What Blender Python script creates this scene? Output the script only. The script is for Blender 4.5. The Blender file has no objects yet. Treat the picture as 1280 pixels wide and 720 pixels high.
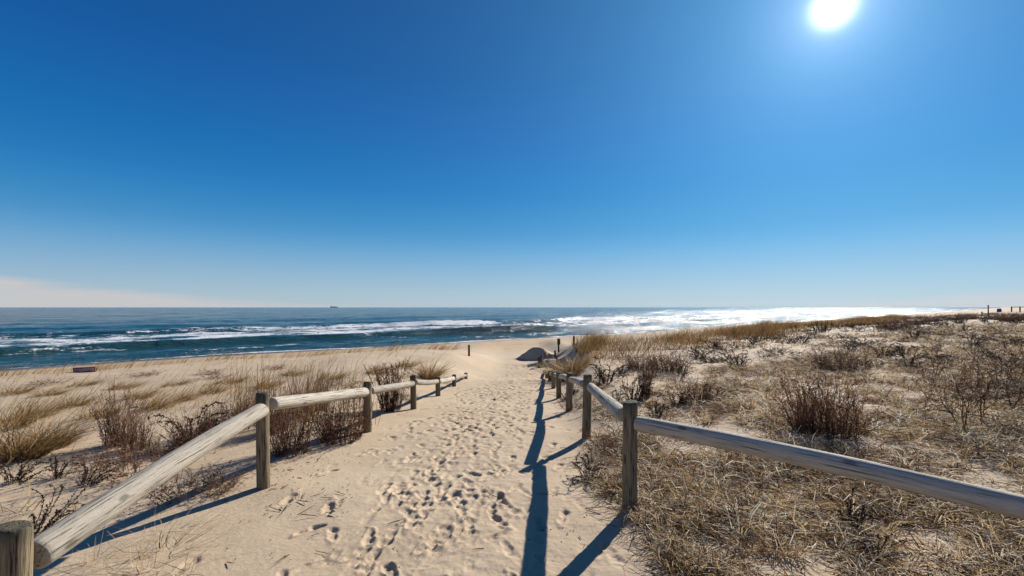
import bpy, math, random
import numpy as np
from mathutils import Vector, Matrix

# ------------------------------------------------------------------ camera, sky, sun
F = 570.0; CX = 640.0; HY = 384.0          # focal length and horizon of the photograph, in its pixels
CAMZ = 5.0                                 # metres above the sea
scene = bpy.context.scene
cam_data = bpy.data.cameras.new('camera')
cam = bpy.data.objects.new('camera', cam_data)
scene.collection.objects.link(cam)
cam.location = (0, 0, CAMZ)
cam.rotation_euler = (math.radians(90), 0, 0)
cam_data.sensor_width = 36.0
cam_data.lens = 36.0 * F / 1280.0
cam_data.shift_y = (HY - 360.0) / 1280.0
cam_data.clip_start = 0.05
cam_data.clip_end = 60000.0
scene.camera = cam

SUN = Vector((1042 - CX, F, HY - 8)).normalized()
SUN_EL = math.asin(SUN.z); SUN_AZ = math.atan2(SUN.x, SUN.y)

world = bpy.data.worlds.new('World'); scene.world = world
world.use_nodes = True
nt = world.node_tree
for n in list(nt.nodes): nt.nodes.remove(n)
def wn(t, **k):
    n = nt.nodes.new(t)
    for a, b in k.items(): setattr(n, a, b)
    return n
def wmath(op, a, b=None, c=None, clamp=False):
    n = wn('ShaderNodeMath', operation=op, use_clamp=clamp)
    for i, v in enumerate((a, b, c)):
        if v is None: continue
        if isinstance(v, (int, float)): n.inputs[i].default_value = v
        else: nt.links.new(v, n.inputs[i])
    return n.outputs[0]
SKY_STRENGTH = 0.085
sky = wn('ShaderNodeTexSky', sky_type='NISHITA')
sky.sun_disc = False
sky.sun_elevation = SUN_EL
sky.sun_rotation = SUN_AZ
sky.altitude = 0.0
sky.air_density = 1.0; sky.dust_density = 0.35; sky.ozone_density = 3.0
tc = wn('ShaderNodeTexCoord')
sep = wn('ShaderNodeSeparateXYZ'); nt.links.new(tc.outputs['Generated'], sep.inputs[0])
# clear polarised winter blue by elevation, over the physical sky
EXPOSURE = 0.55
K = SKY_STRENGTH * 2 ** EXPOSURE
def lin(c): return tuple(((v / 255 + 0.055) / 1.055) ** 2.4 if v > 10 else v / 255 / 12.92 for v in c)
ramp = wn('ShaderNodeValToRGB'); ramp.color_ramp.interpolation = 'B_SPLINE'
stops = [(0.0, (176, 193, 202)), (0.045, (158, 186, 205)), (0.108, (104, 163, 207)), (0.16, (58, 140, 196)), (0.24, (14, 114, 183)), (0.33, (6, 98, 172)), (0.44, (1, 80, 152)), (0.65, (0, 62, 128)), (1.0, (0, 48, 108))]
while len(ramp.color_ramp.elements) < len(stops): ramp.color_ramp.elements.new(0.5)
for e, (z_, c_) in zip(ramp.color_ramp.elements, stops): e.position = z_; e.color = (*lin(c_), 1)
nt.links.new(sep.outputs[2], ramp.inputs[0])
rs = wn('ShaderNodeVectorMath', operation='SCALE'); rs.inputs['Scale'].default_value = 1 / K
nt.links.new(ramp.outputs[0], rs.inputs[0])
gam = wn('ShaderNodeMix', data_type='RGBA'); gam.inputs['Factor'].default_value = 0.95
nt.links.new(sky.outputs[0], gam.inputs['A']); nt.links.new(rs.outputs[0], gam.inputs['B'])
# thin low cloud bank near the horizon, its top height depends on the azimuth
az = wmath('ARCTAN2', sep.outputs[0], sep.outputs[1])
ca = wmath('COSINE', wmath('SUBTRACT', az, math.radians(6)))
top = wmath('MULTIPLY', wmath('SUBTRACT', wmath('SUBTRACT', 1.0, ca), 0.070), 0.145)
cmap = wn('ShaderNodeMapping'); cmap.inputs['Scale'].default_value = (3.0, 3.0, 40.0)
nt.links.new(tc.outputs['Generated'], cmap.inputs[0])
cno = wn('ShaderNodeTexNoise'); cno.inputs['Scale'].default_value = 2.2; cno.inputs['Detail'].default_value = 6
nt.links.new(cmap.outputs[0], cno.inputs['Vector'])
top = wmath('MINIMUM', top, 0.06)
top = wmath('ADD', top, wmath('MULTIPLY', wmath('SUBTRACT', cno.outputs[0], 0.5), 0.030))
cl = wmath('DIVIDE', wmath('SUBTRACT', top, sep.outputs[2]), 0.016)
cl = wmath('MULTIPLY', wmath('MAXIMUM', wmath('MINIMUM', cl, 1.0), 0.0), wmath('MULTIPLY_ADD', cno.outputs[0], 0.6, 0.5), clamp=True)
cl = wmath('MULTIPLY', cl, 0.92)
mixc = wn('ShaderNodeMix', data_type='RGBA')
nt.links.new(cl, mixc.inputs['Factor'])
nt.links.new(gam.outputs['Result'], mixc.inputs['A'])
mixc.inputs['B'].default_value = (*[v / K for v in lin((205, 199, 198))], 1)
# brightness of the air round the sun
dotn = wn('ShaderNodeVectorMath', operation='DOT_PRODUCT')
nt.links.new(tc.outputs['Generated'], dotn.inputs[0]); dotn.inputs[1].default_value = SUN
ang = wmath('ARCCOSINE', wmath('MINIMUM', dotn.outputs['Value'], 1.0))
g1 = wmath('EXPONENT', wmath('MULTIPLY', wmath('POWER', wmath('DIVIDE', ang, 0.0225), 2.0), -1.0))
g2 = wmath('EXPONENT', wmath('DIVIDE', ang, -0.046))
g3 = wmath('EXPONENT', wmath('DIVIDE', ang, -0.31))
core = wmath('ADD', wmath('MULTIPLY', g1, 2.6 / K), wmath('MULTIPLY', g2, 0.50 / K))
gcol = wn('ShaderNodeVectorMath', operation='SCALE'); gcol.inputs[0].default_value = (1.0, 0.98, 0.95)
nt.links.new(core, gcol.inputs['Scale'])
gwide = wn('ShaderNodeVectorMath', operation='SCALE'); gwide.inputs[0].default_value = (0.11 / K, 0.38 / K, 0.60 / K)
nt.links.new(g3, gwide.inputs['Scale'])
gsum = wn('ShaderNodeVectorMath', operation='ADD'); nt.links.new(gcol.outputs[0], gsum.inputs[0]); nt.links.new(gwide.outputs[0], gsum.inputs[1])
gcol = gsum
addg = wn('ShaderNodeVectorMath', operation='ADD')
nt.links.new(mixc.outputs['Result'], addg.inputs[0]); nt.links.new(gcol.outputs[0], addg.inputs[1])
bg = wn('ShaderNodeBackground'); bg.inputs['Strength'].default_value = SKY_STRENGTH
nt.links.new(addg.outputs[0], bg.inputs['Color'])
wo = wn('ShaderNodeOutputWorld'); nt.links.new(bg.outputs[0], wo.inputs[0])

sl = bpy.data.lights.new('sun', 'SUN')
sl.energy = 5.0; sl.angle = math.radians(0.53); sl.color = (1.0, 0.93, 0.83)
sun = bpy.data.objects.new('sun', sl); scene.collection.objects.link(sun)
sun.location = (30, 40, 60)
sun.rotation_euler = SUN.to_track_quat('Z', 'Y').to_euler()

scene.view_settings.view_transform = 'Standard'
scene.view_settings.look = 'None'
scene.view_settings.exposure = EXPOSURE
scene.view_settings.gamma = 1.0
scene.render.engine = 'CYCLES'
scene.cycles.max_bounces = 6

# ------------------------------------------------------------------ helpers
COL = scene.collection
rng = np.random.default_rng(11)
random.seed(11)

def tag(o, label=None, cat=None, group=None, kind=None):
    if label: o['label'] = label
    if cat: o['category'] = cat
    if group: o['group'] = group
    if kind: o['kind'] = kind
    return o

def build_mesh(name, v, faces, smooth=False, mats=(), point_attrs=None):
    """faces: list of int arrays (m,k)"""
    me = bpy.data.meshes.new(name)
    v = np.asarray(v, dtype=np.float32)
    me.vertices.add(len(v)); me.vertices.foreach_set('co', v.ravel())
    faces = [np.asarray(f, dtype=np.int32) for f in faces if len(f)]
    tot = np.concatenate([np.full(len(f), f.shape[1], np.int32) for f in faces])
    idx = np.concatenate([f.ravel() for f in faces])
    start = np.concatenate([[0], np.cumsum(tot)[:-1]]).astype(np.int32)
    me.loops.add(len(idx)); me.loops.foreach_set('vertex_index', idx)
    me.polygons.add(len(tot)); me.polygons.foreach_set('loop_start', start)
    me.polygons.foreach_set('use_smooth', np.full(len(tot), smooth, dtype=bool))
    if point_attrs:
        for k, a in point_attrs.items():
            a = np.asarray(a, np.float32)
            if a.ndim == 1:
                at = me.attributes.new(k, 'FLOAT', 'POINT'); at.data.foreach_set('value', a)
            else:
                at = me.attributes.new(k, 'FLOAT_VECTOR', 'POINT'); at.data.foreach_set('vector', a.ravel())
    for m in mats: me.materials.append(m)
    me.update(); me.validate()
    return me

def obj(name, me, parent=None, loc=None):
    o = bpy.data.objects.new(name, me); COL.objects.link(o)
    if loc is not None: o.location = loc
    if parent is not None: o.parent = parent
    return o

def empty(name, loc, rz=0.0):
    o = bpy.data.objects.new(name, None); COL.objects.link(o)
    o.location = loc; o.rotation_euler = (0, 0, rz); o.empty_display_size = 0.2
    return o

def grid_faces(nr, nc):
    i = np.arange(nr - 1)[:, None] * nc + np.arange(nc - 1)[None, :]
    i = i.ravel()
    return np.stack([i, i + 1, i + nc + 1, i + nc], 1)

_perm = np.random.default_rng(5).permutation(4096)
_val = np.random.default_rng(6).random(4096) * 2 - 1
def vnoise(x, y, seed=0):
    x = np.asarray(x, float); y = np.asarray(y, float)
    xi = np.floor(x).astype(np.int64); yi = np.floor(y).astype(np.int64)
    fx = x - xi; fy = y - yi
    fx = fx * fx * fx * (fx * (fx * 6 - 15) + 10); fy = fy * fy * fy * (fy * (fy * 6 - 15) + 10)
    def h(a, b): return _val[_perm[(_perm[(a + seed * 37) & 4095] + b) & 4095]]
    a = h(xi, yi); b = h(xi + 1, yi); c = h(xi, yi + 1); d = h(xi + 1, yi + 1)
    return (a * (1 - fx) + b * fx) * (1 - fy) + (c * (1 - fx) + d * fx) * fy
def fbm(x, y, oct=4, seed=0):
    s = 0; a = 1; t = 0
    for o in range(oct):
        s = s + a * vnoise(x, y, seed + o); t += a
        x = x * 2.03 + 13.7; y = y * 2.03 - 7.1; a *= 0.5
    return s / t
def sstep(a, b, x):
    t = np.clip((np.asarray(x, float) - a) / (b - a), 0, 1); return t * t * (3 - 2 * t)
def smooth_table(xs, ys, lo, hi, n=4000, w=1.5):
    gx = np.linspace(lo, hi, n); gy = np.interp(gx, xs, ys)
    k = max(3, int(w / (hi - lo) * n)); ker = np.hanning(k + 2)[1:-1]; ker /= ker.sum()
    gy2 = np.convolve(np.pad(gy, (k, k), mode='edge'), ker, 'same')[k:-k]
    return lambda t: np.interp(t, gx, gy2)

# ------------------------------------------------------------------ material helpers
class NT:
    def __init__(s, name):
        s.m = bpy.data.materials.new(name); s.m.use_nodes = True
        s.t = s.m.node_tree
        for n in list(s.t.nodes): s.t.nodes.remove(n)
        s.out = s.n('ShaderNodeOutputMaterial')
    def n(s, t, **k):
        n = s.t.nodes.new(t)
        for a, b in k.items(): setattr(n, a, b)
        return n
    def l(s, a, b): s.t.links.new(a, b)
    def val(s, sock, v):
        if isinstance(v, (int, float)): sock.default_value = v
        elif isinstance(v, tuple): sock.default_value = v if len(v) == 4 or sock.type == 'VECTOR' else (*v, 1)
        else: s.l(v, sock)
    def math(s, op, a, b=None, c=None, clamp=False):
        n = s.n('ShaderNodeMath', operation=op, use_clamp=clamp)
        for i, v in enumerate((a, b, c)):
            if v is not None: s.val(n.inputs[i], v)
        return n.outputs[0]
    def mix(s, f, a, b, blend='MIX'):
        n = s.n('ShaderNodeMix', data_type='RGBA', blend_type=blend)
        s.val(n.inputs['Factor'], f); s.val(n.inputs['A'], a); s.val(n.inputs['B'], b)
        return n.outputs['Result']
    def noise(s, vec, scale, detail=4, rough=0.55):
        n = s.n('ShaderNodeTexNoise'); n.inputs['Scale'].default_value = scale
        n.inputs['Detail'].default_value = detail; n.inputs['Roughness'].default_value = rough
        if vec is not None: s.l(vec, n.inputs['Vector'])
        return n.outputs[0]
    def mapping(s, vec, scale=(1, 1, 1), rot=(0, 0, 0), loc=(0, 0, 0)):
        n = s.n('ShaderNodeMapping'); n.inputs['Scale'].default_value = scale
        n.inputs['Rotation'].default_value = rot; n.inputs['Location'].default_value = loc
        s.l(vec, n.inputs[0]); return n.outputs[0]
    def ramp(s, f, stops):
        n = s.n('ShaderNodeValToRGB'); e = n.color_ramp.elements
        while len(e) < len(stops): e.new(0.5)
        for i, (p, c) in enumerate(stops):
            e[i].position = p; e[i].color = (*c, 1) if len(c) == 3 else c
        s.l(f, n.inputs[0]); return n.outputs[0]
    def smooth(s, x, a, b):
        n = s.n('ShaderNodeMapRange', interpolation_type='SMOOTHSTEP')
        s.val(n.inputs[0], x); n.inputs[1].default_value = a; n.inputs[2].default_value = b
        return n.outputs[0]
    def attr(s, name):
        n = s.n('ShaderNodeAttribute'); n.attribute_name = name; return n
    def bump(s, h, dist, strength=1.0, normal=None):
        n = s.n('ShaderNodeBump'); n.inputs['Distance'].default_value = dist; n.inputs['Strength'].default_value = strength
        s.l(h, n.inputs['Height'])
        if normal is not None: s.l(normal, n.inputs['Normal'])
        return n.outputs[0]
    def principled(s, color, rough=0.8, spec=0.3, normal=None, **k):
        n = s.n('ShaderNodeBsdfPrincipled')
        s.val(n.inputs['Base Color'], color); s.val(n.inputs['Roughness'], rough)
        n.inputs['Specular IOR Level'].default_value = spec
        if normal is not None: s.l(normal, n.inputs['Normal'])
        for a, b in k.items(): s.val(n.inputs[a], b)
        return n.outputs[0]
    def done(s, sh): s.l(sh, s.out.inputs['Surface']); return s.m

# ------------------------------------------------------------------ the lie of the land
ANG = math.radians(42.5); SA, CA = math.sin(ANG), math.cos(ANG)
QS = 54.0                                             # the waterline, metres seaward of the camera
def pq(x, y): return x * CA + y * SA, -x * SA + y * CA   # along the shore, towards the sea
def xy(p, q): return p * CA - q * SA, p * SA + q * CA
def shore_q(p): return QS - 3.0 * sstep(0, 60, p) + 1.4 * np.sin(np.asarray(p) / 17.0) + 0.8 * np.sin(np.asarray(p) / 7.3 + 1)

SEAQ = ([32, 54, 60, 75, 120, 400], [3.55, 5.0, 5.5, 6.6, 9, 14])
b_left = smooth_table([-80, -20, 0, 6, 12, 19, 21.5, 23, 26, 29] + SEAQ[0], [1.0, 1.5, 1.75, 1.85, 2.0, 2.1, 2.17, 2.38, 3.1, 3.4] + SEAQ[1], -80, 400, 8000, 2.2)
b_rprof = smooth_table([-80, 0, 8, 14, 18, 25] + SEAQ[0], [1.75, 1.75, 1.85, 1.98, 2.25, 3.1] + SEAQ[1], -80, 400, 8000, 4.0)
b_p = smooth_table([-100, 0, 4, 8, 20, 45, 90, 200, 1000, 6000], [1.8, 1.8, 1.77, 1.66, 1.42, 1.15, 0.95, 0.9, 1.4, 2.5], -100, 6000, 20000, 4.0)
b_path = smooth_table([-50, 4, 7, 9.2, 11.5, 14, 16.5, 18.8, 23, 30, 45, 54, 70, 120, 400],
                      [1.75, 1.8, 1.92, 2.1, 2.29, 2.46, 2.68, 2.95, 3.18, 3.48, 4.15, 4.6, 5.5, 8, 14], -50, 400, 8000, 1.6)
path_c = smooth_table([0, 3, 7, 12, 17, 22, 40], [-.6, -.6, -.75, -.45, 0.15, 0.6, .9], -50, 100, 4000, 3)

def base_drop(x, y):
    x = np.asarray(x, float); y = np.asarray(y, float)
    p, q = pq(x, y)
    qq = q - (shore_q(p) - QS) * sstep(30, 50, q)
    s = sstep(1.0, 12.0, qq)
    br = b_p(p) * (1 - s) + b_rprof(qq) * s
    bl = b_left(qq)
    pc = path_c(y)
    n1 = fbm(x / 4.2, y / 4.2, 3, 1); n2 = fbm(x / 1.3, y / 1.3, 3, 9); n3 = fbm(x / 14, y / 14, 2, 21)
    land = sstep(30, 20, qq)
    und = land * (0.13 * n1 + 0.035 * n2 + 0.10 * n3 * sstep(8, 25, np.hypot(x, y)))
    br = br + und * (0.6 + 0.4 * sstep(3, 12, y)); bl = bl + und * 0.75
    bp = b_path(y) + 0.02 * n2 + 0.02 * n1
    # path, then the banks on each side
    ex = 0.75 * sstep(14.5, 20, y)
    bl = bl + 0.34 * sstep(-7, -1.5, x) * sstep(15.5, 20, y) * sstep(30, 22, qq)
    wl = sstep(pc - 1.25 - 0.02 * y + ex, pc - 3.4 - 0.05 * y + ex, x)
    wr = sstep(pc + 1.35 + 0.012 * y, pc + 2.6 + 0.03 * y, x)
    b = bp * (1 - wl) * (1 - wr) + bl * wl + br * wr
    sea = sstep(33, 44, qq)
    b = b * (1 - sea) + b_left(qq) * sea
    # beyond the dunes towards the beach the three parts run together
    return b, qq
MOUNDS = [  # x, y, height, radius to the sun side, radius to the shade side
    (1.55, 30.0, 0.86, 1.15, 2.4),
    (2.0, 24.8, 0.42, 1.2, 2.6),
]
def ground_b(x, y):
    b, qq = base_drop(x, y)
    x = np.asarray(x, float); y = np.asarray(y, float)
    for (mx, my, h, r1, r2) in MOUNDS:
        dx = x - mx; dy = y - my
        # steep face looks back to the camera and left, long tail to the lee
        u = (dx * 0.35 + dy * 0.94); v = (dx * 0.94 - dy * 0.35)
        ru = np.where(u < 0, r1 * 0.55, r2); rv = np.where(v < 0, r1, r1 * 1.25)
        d = np.sqrt((u / ru) ** 2 + (v / rv) ** 2)
        d = d * (1 + 0.30 * fbm(x * 1.6, y * 1.6, 3, 40))
        b = b - h * np.where(u < 0, np.clip(1 - d, 0, 1), np.exp(-(d * 1.15) ** 2) * 1.0)
    return b
def ground_z(x, y): return CAMZ - ground_b(x, y)
def gz(x, y): return float(ground_z(np.array([x]), np.array([y]))[0])

_ts = np.concatenate([np.arange(1.6, 30, 0.02), np.arange(30, 400, 0.2)])
def from_pixel(px, py):
    """where the line of sight through a pixel of the photograph meets the ground"""
    u = (px - CX) / F; w = (py - HY) / F
    d = ground_b(u * _ts, _ts) - w * _ts
    i = int(np.argmax(d < 0)) if (d < 0).any() else len(_ts) - 1
    t = _ts[i]
    return u * t, t

# ------------------------------------------------------------------ ground
def make_ground():
    ys = [1.7]
    while ys[-1] < 22: ys.append(ys[-1] + max(0.0105, 0.0033 * ys[-1]))
    while ys[-1] < 33: ys.append(ys[-1] + 0.0042 * ys[-1])
    while ys[-1] < 110: ys.append(ys[-1] + 0.0095 * ys[-1])
    while ys[-1] < 6000: ys.append(ys[-1] * 1.05)
    back = [-80, -60, -45, -33, -24, -17, -12, -8.5, -6, -4, -2.6, -1.5, -.7, -.1, .4, .8, 1.1, 1.35, 1.55]
    ys = np.array(back + ys)
    us = np.concatenate([np.arange(-0.74, -0.56, 0.0048), np.arange(-0.56, 0.20, 0.0033), np.arange(0.20, 0.36, 0.0048)])
    r = [us[-1]]
    while r[-1] < 1.45: r.append(r[-1] + 0.0095)
    while r[-1] < 14: r.append(r[-1] * 1.09)
    l = [us[0]]
    while l[-1] > -1.4: l.append(l[-1] - 0.0085)
    while l[-1] > -14: l.append(l[-1] * 1.09)
    us = np.concatenate([np.array(l[:0:-1]), us, np.array(r[1:])])
    w = np.where(ys > 2.2, ys, 2.2 + (2.2 - ys) * 0.6)
    X = us[None, :] * w[:, None]; Y = np.repeat(ys[:, None], len(us), 1)
    B = ground_b(X, Y)
    Z = CAMZ - B
    # footprints trodden into the loose sand of the path
    g = np.random.default_rng(77)
    D = np.zeros_like(Z)
    prints = []
    for k in range(2500):
        y = 2.2 + 24 * g.random() ** 0.95
        sp = 0.60 if y < 15 else 0.52
        x = float(path_c(np.array(y))) + 0.08 + g.normal() * sp
        if g.random() < 0.10: x += g.normal() * 0.6
        if y < 16 and x > 0.75 + 0.02 * y: continue
        a = g.normal() * 0.32 + (0.06 if y < 12 else -0.2)
        if g.random() < 0.3: a += math.pi
        prints.append((x, y, a, (0.006 + 0.024 * g.random() ** 2.0) * (1 + 0.05 * max(0, y - 6)) * (0.78 if y < 7 else 1.0), g.random(), 0.70 + 0.2 * g.random()))
    for (x, y, a, dep, soft, sc) in prints:
        R = 0.34
        i0, i1 = np.searchsorted(ys, [y - R, y + R])
        u0, u1 = (x - R) / max(y, 2.2), (x + R) / max(y, 2.2)
        j0, j1 = np.searchsorted(us, [min(u0, u1) - .01, max(u0, u1) + .01])
        if i1 - i0 < 2 or j1 - j0 < 2: continue
        dx = X[i0:i1, j0:j1] - x; dy = Y[i0:i1, j0:j1] - y
        u = (dx * math.sin(a) + dy * math.cos(a)) / sc; v = (dx * math.cos(a) - dy * math.sin(a)) / sc
        wd = 0.040 + 0.014 * sstep(-0.06, 0.05, u) - 0.008 * np.exp(-((u + 0.02) / 0.03) ** 2)
        rr = ((np.abs(u) / 0.140) ** 2.6 + (np.abs(v) / wd) ** 2.6) ** (1 / 2.6)
        rr = rr + (0.16 + 0.30 * soft) * vnoise(dx * 19 + x * 31, dy * 19 + y * 17, 3)
        e = 0.16 + 0.55 * soft
        pit = -dep * (1 - sstep(1 - e, 1 + e * 0.5, rr)) * (1 + 0.35 * np.clip(u / 0.14, -1, 1) - 0.45 * np.exp(-((u + 0.015) / 0.04) ** 2) * (soft < .6)) * (1 + 0.35 * vnoise(dx * 35 + y, dy * 35 + x, 5))
        rim = dep * 0.42 * np.exp(-((rr - 1.38) / 0.26) ** 2) * (0.7 + 0.6 * np.clip(-u / 0.15, -1, 1))
        tread = 0.0030 * np.sin(u * 210 + 3 * v / 0.05) * (rr < 0.9) * (soft < 0.35)
        D[i0:i1, j0:j1] = np.where(pit < -0.4 * dep, np.minimum(D[i0:i1, j0:j1] * 0.45 + pit, D[i0:i1, j0:j1]), D[i0:i1, j0:j1] + pit) + rim + tread
    D = np.clip(D, -0.05, 0.03)
    # the loose, lumpy surface between them, and faint wind ripples
    pc = path_c(Y); onp = np.exp(-((X - pc - .1) / 1.0) ** 2) * (Y > 1) * sstep(34, 24, Y)
    D = D + onp * (0.011 * fbm(X * 3.4, Y * 3.4, 3, 61) + 0.006 * fbm(X * 13, Y * 13, 2, 71))
    p, q = pq(X, Y)
    near = sstep(26, 8, np.abs(Y))
    D = D + near * (1 - onp) * (0.010 * fbm(X * 2.6, Y * 2.6, 3, 81))
    # trampled beach, far off
    D = D + sstep(26, 30, q) * sstep(52, 46, q) * 0.05 * fbm(X * 0.9, Y * 0.9, 3, 55)
    Z = Z + D
    v = np.stack([X, Y, Z], -1).reshape(-1, 3)
    qq = (q - shore_q(p)).ravel()
    return build_mesh('ground', v, [grid_faces(len(ys), len(us))], True, [mat_sand()], {'shore': qq})

def mat_sand():
    n = NT('sand')
    geo = n.n('ShaderNodeNewGeometry').outputs['Position']
    big = n.noise(geo, 0.35, 4); mid = n.noise(geo, 3.0, 5); fine = n.noise(geo, 160, 3, 0.7)
    grain = n.noise(geo, 900, 1)
    c = n.mix(n.smooth(big, 0.35, 0.68), (0.478, 0.365, 0.246), (0.525, 0.412, 0.285))
    c = n.mix(n.math('MULTIPLY', n.smooth(mid, 0.35, 0.75), 0.35), c, (0.40, 0.30, 0.195))
    c = n.mix(n.math('MULTIPLY', n.smooth(fine, 0.45, 0.75), 0.30), c, (0.33, 0.245, 0.165))
    c = n.mix(n.math('MULTIPLY', n.smooth(grain, 0.60, 0.72), 0.35), c, (0.20, 0.15, 0.11))
    sh = n.attr('shore').outputs['Fac']
    dry = n.smooth(sh, -25.0, -20.0)
    wig = n.math('ADD', sh, n.math('MULTIPLY', n.math('SUBTRACT', n.noise(geo, 0.25, 4), 0.5), 5.0))
    c = n.mix(n.math('MULTIPLY', dry, 0.8), c, (0.44, 0.315, 0.185))
    for at_, am_ in ((-9.5, .5), (-15.0, .35), (-19.0, .25)):
        band = n.math('SUBTRACT', 1.0, n.smooth(n.math('ABSOLUTE', n.math('ADD', wig, -at_)), 0.25, 1.1))
        band = n.math('MULTIPLY', band, n.math('MULTIPLY', n.smooth(n.noise(geo, 1.6, 5), 0.42, 0.62), am_))
        c = n.mix(band, c, (0.17, 0.11, 0.06))
    wet = n.smooth(wig, -5.5, -2.0)
    c = n.mix(wet, c, (0.20, 0.135, 0.08))
    rough = n.math('MULTIPLY_ADD', wet, -0.6, 0.92)
    h = n.math('ADD', n.math('MULTIPLY', fine, 0.5), n.math('MULTIPLY', n.noise(geo, 28, 4), 1.0))
    nb = n.bump(h, 0.008, 0.8)
    return n.done(n.principled(c, rough, 0.25, nb))

# ------------------------------------------------------------------ sea
def make_sea():
    qs = list(np.arange(44, 58, 0.4)) + list(np.arange(58, 134, 0.55))
    s = 0.45
    while qs[-1] < 30000: s = s * 1.045; qs.append(qs[-1] + s)
    qs = np.array(qs)
    vs = [-0.45]
    while vs[-1] < 2.6: vs.append(vs[-1] + 0.0098)
    s = 0.0075
    while vs[-1] < 120: s *= 1.03; vs.append(vs[-1] + s)
    l = [-0.45]; s = 0.0075
    while l[-1] > -60: s *= 1.10; l.append(l[-1] - s)
    vs = np.array(l[:0:-1] + vs)
    P = vs[None, :] * qs[:, None]; Q = np.repeat(qs[:, None], len(vs), 1)
    O = Q - shore_q(P)                                    # metres off the waterline
    H = np.zeros_like(O); foam = np.zeros_like(O)
    fade = sstep(700, 250, np.hypot(P, Q))
    def wave(c, amp, wf, wb, seed, wander=3.0, lam=38.0, lo=0.25):
        cc = c + wander * fbm(P / lam, P * 0 + seed, 3, seed) + 1.2 * fbm(P / 6.0, O / 9.0, 2, seed + 3)
        d = O - cc
        a = amp * np.clip(0.62 + 0.75 * fbm(P / (lam * 0.8), P * 0 + seed + 4.4, 2, seed + 7), lo, 1.25)
        return a, d, a * np.exp(-np.where(d < 0, d / wf, d / wb) ** 2)
    aA, dA, hA = wave(20, 1.15, 1.5, 4.5, 101, lo=.62)
    aB, dB, hB = wave(57, 1.5, 1.8, 6.0, 131, 4.5, 46, .5)
    aC, dC, hC = wave(36, 0.5, 1.6, 4.0, 151, 4.0, 30)
    aD, dD, hD = wave(92, 0.75, 5, 9, 171, 5, 80)
    aE, dE, hE = wave(140, 0.6, 7, 12, 191, 6, 100)
    aF, dF, hF = wave(7.5, 0.22, 1.0, 2.5, 211, 2.0, 16)
    H += (hA + hB + hC + hD + hE) * fade + hF
    chop = 0.10 * fbm(P / 3.2, O / 2.0, 3, 221) + 0.06 * fbm(P / 1.1, O / 0.8, 2, 231)
    H += chop * sstep(0, 8, O) * fade
    H += 0.22 * fbm(P / 17, O / 9, 3, 235) * sstep(8, 40, O) * fade
    n1 = fbm(P / 9, O / 3.5, 4, 241); n2 = fbm(P / 22, O / 12, 3, 251); n3 = fbm(P / 3.0, O / 1.1, 4, 261)
    # white water between the two lines of breakers, lips, and the swash on the sand
    zone = sstep(20, 27, O + 5 * n2 - 2) * sstep(64, 50, O + 9 * n2)
    foam = 0.62 * zone * np.clip(0.76 + 0.95 * n1 + 0.55 * n3 + .3 * n2, 0, 1.3)
    lipB = np.exp(-((dB + 1.6) / 2.2) ** 2) * sstep(0.35, 0.9, aB / 1.35 + 0.3 * n2)
    lipA = np.exp(-((dA - 0.4) / 0.7) ** 2) * sstep(0.72, 1.0, aA / 0.85 + 0.35 * n1)
    foam = np.maximum(foam, lipB * 0.95); foam = np.maximum(foam, lipA * 0.6)
    foam = np.maximum(foam, 0.65 * np.exp(-((dC + .7) / 1.3) ** 2) * sstep(-.1, .35, n2 + .2))
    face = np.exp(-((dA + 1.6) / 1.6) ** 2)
    foam = foam * (1 - 0.85 * face)
    sw = np.exp(-((O - 0.9 - 1.6 * n2) / 0.9) ** 2) * (0.50 + 0.5 * n1) + 0.34 * sstep(9, 1, O) * sstep(-0.1, 0.5, n1)
    foam = np.maximum(foam, sw)
    foam = np.maximum(foam, 0.40 * sstep(0.25, 0.6, n1) * sstep(110, 60, O) * sstep(3, 8, O))
    far = sstep(150, 900, np.hypot(P, Q))
    foam = foam * (1 - 0.35 * far) * (1 - 0.28 * sstep(20, 90, P) * sstep(4, 10, O))
    H += 0.16 * np.clip(n3, 0, 1) * zone * fade + 0.25 * lipB * np.clip(n3 + .3, 0, 1) * fade
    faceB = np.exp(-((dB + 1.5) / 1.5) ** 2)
    shallow_facelight = sstep(70, 8, O) * 0.55 + 0.45 * face + 0.4 * faceB  # nearshore water tone, plus light through the wave faces painted in as green
    H = H * sstep(-1.5, 1.5, O)
    X, Y = xy(P, Q)
    v = np.stack([X, Y, H], -1).reshape(-1, 3)
    return build_mesh('sea', v, [grid_faces(len(qs), len(vs))[:, ::-1]], True, [mat_sea()],
                      {'foam': foam.ravel(), 'shallow_facelight': np.clip(shallow_facelight, 0, 1).ravel(), 'shorepos': np.stack([P.ravel(), O.ravel(), O.ravel() * 0], -1)})

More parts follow.
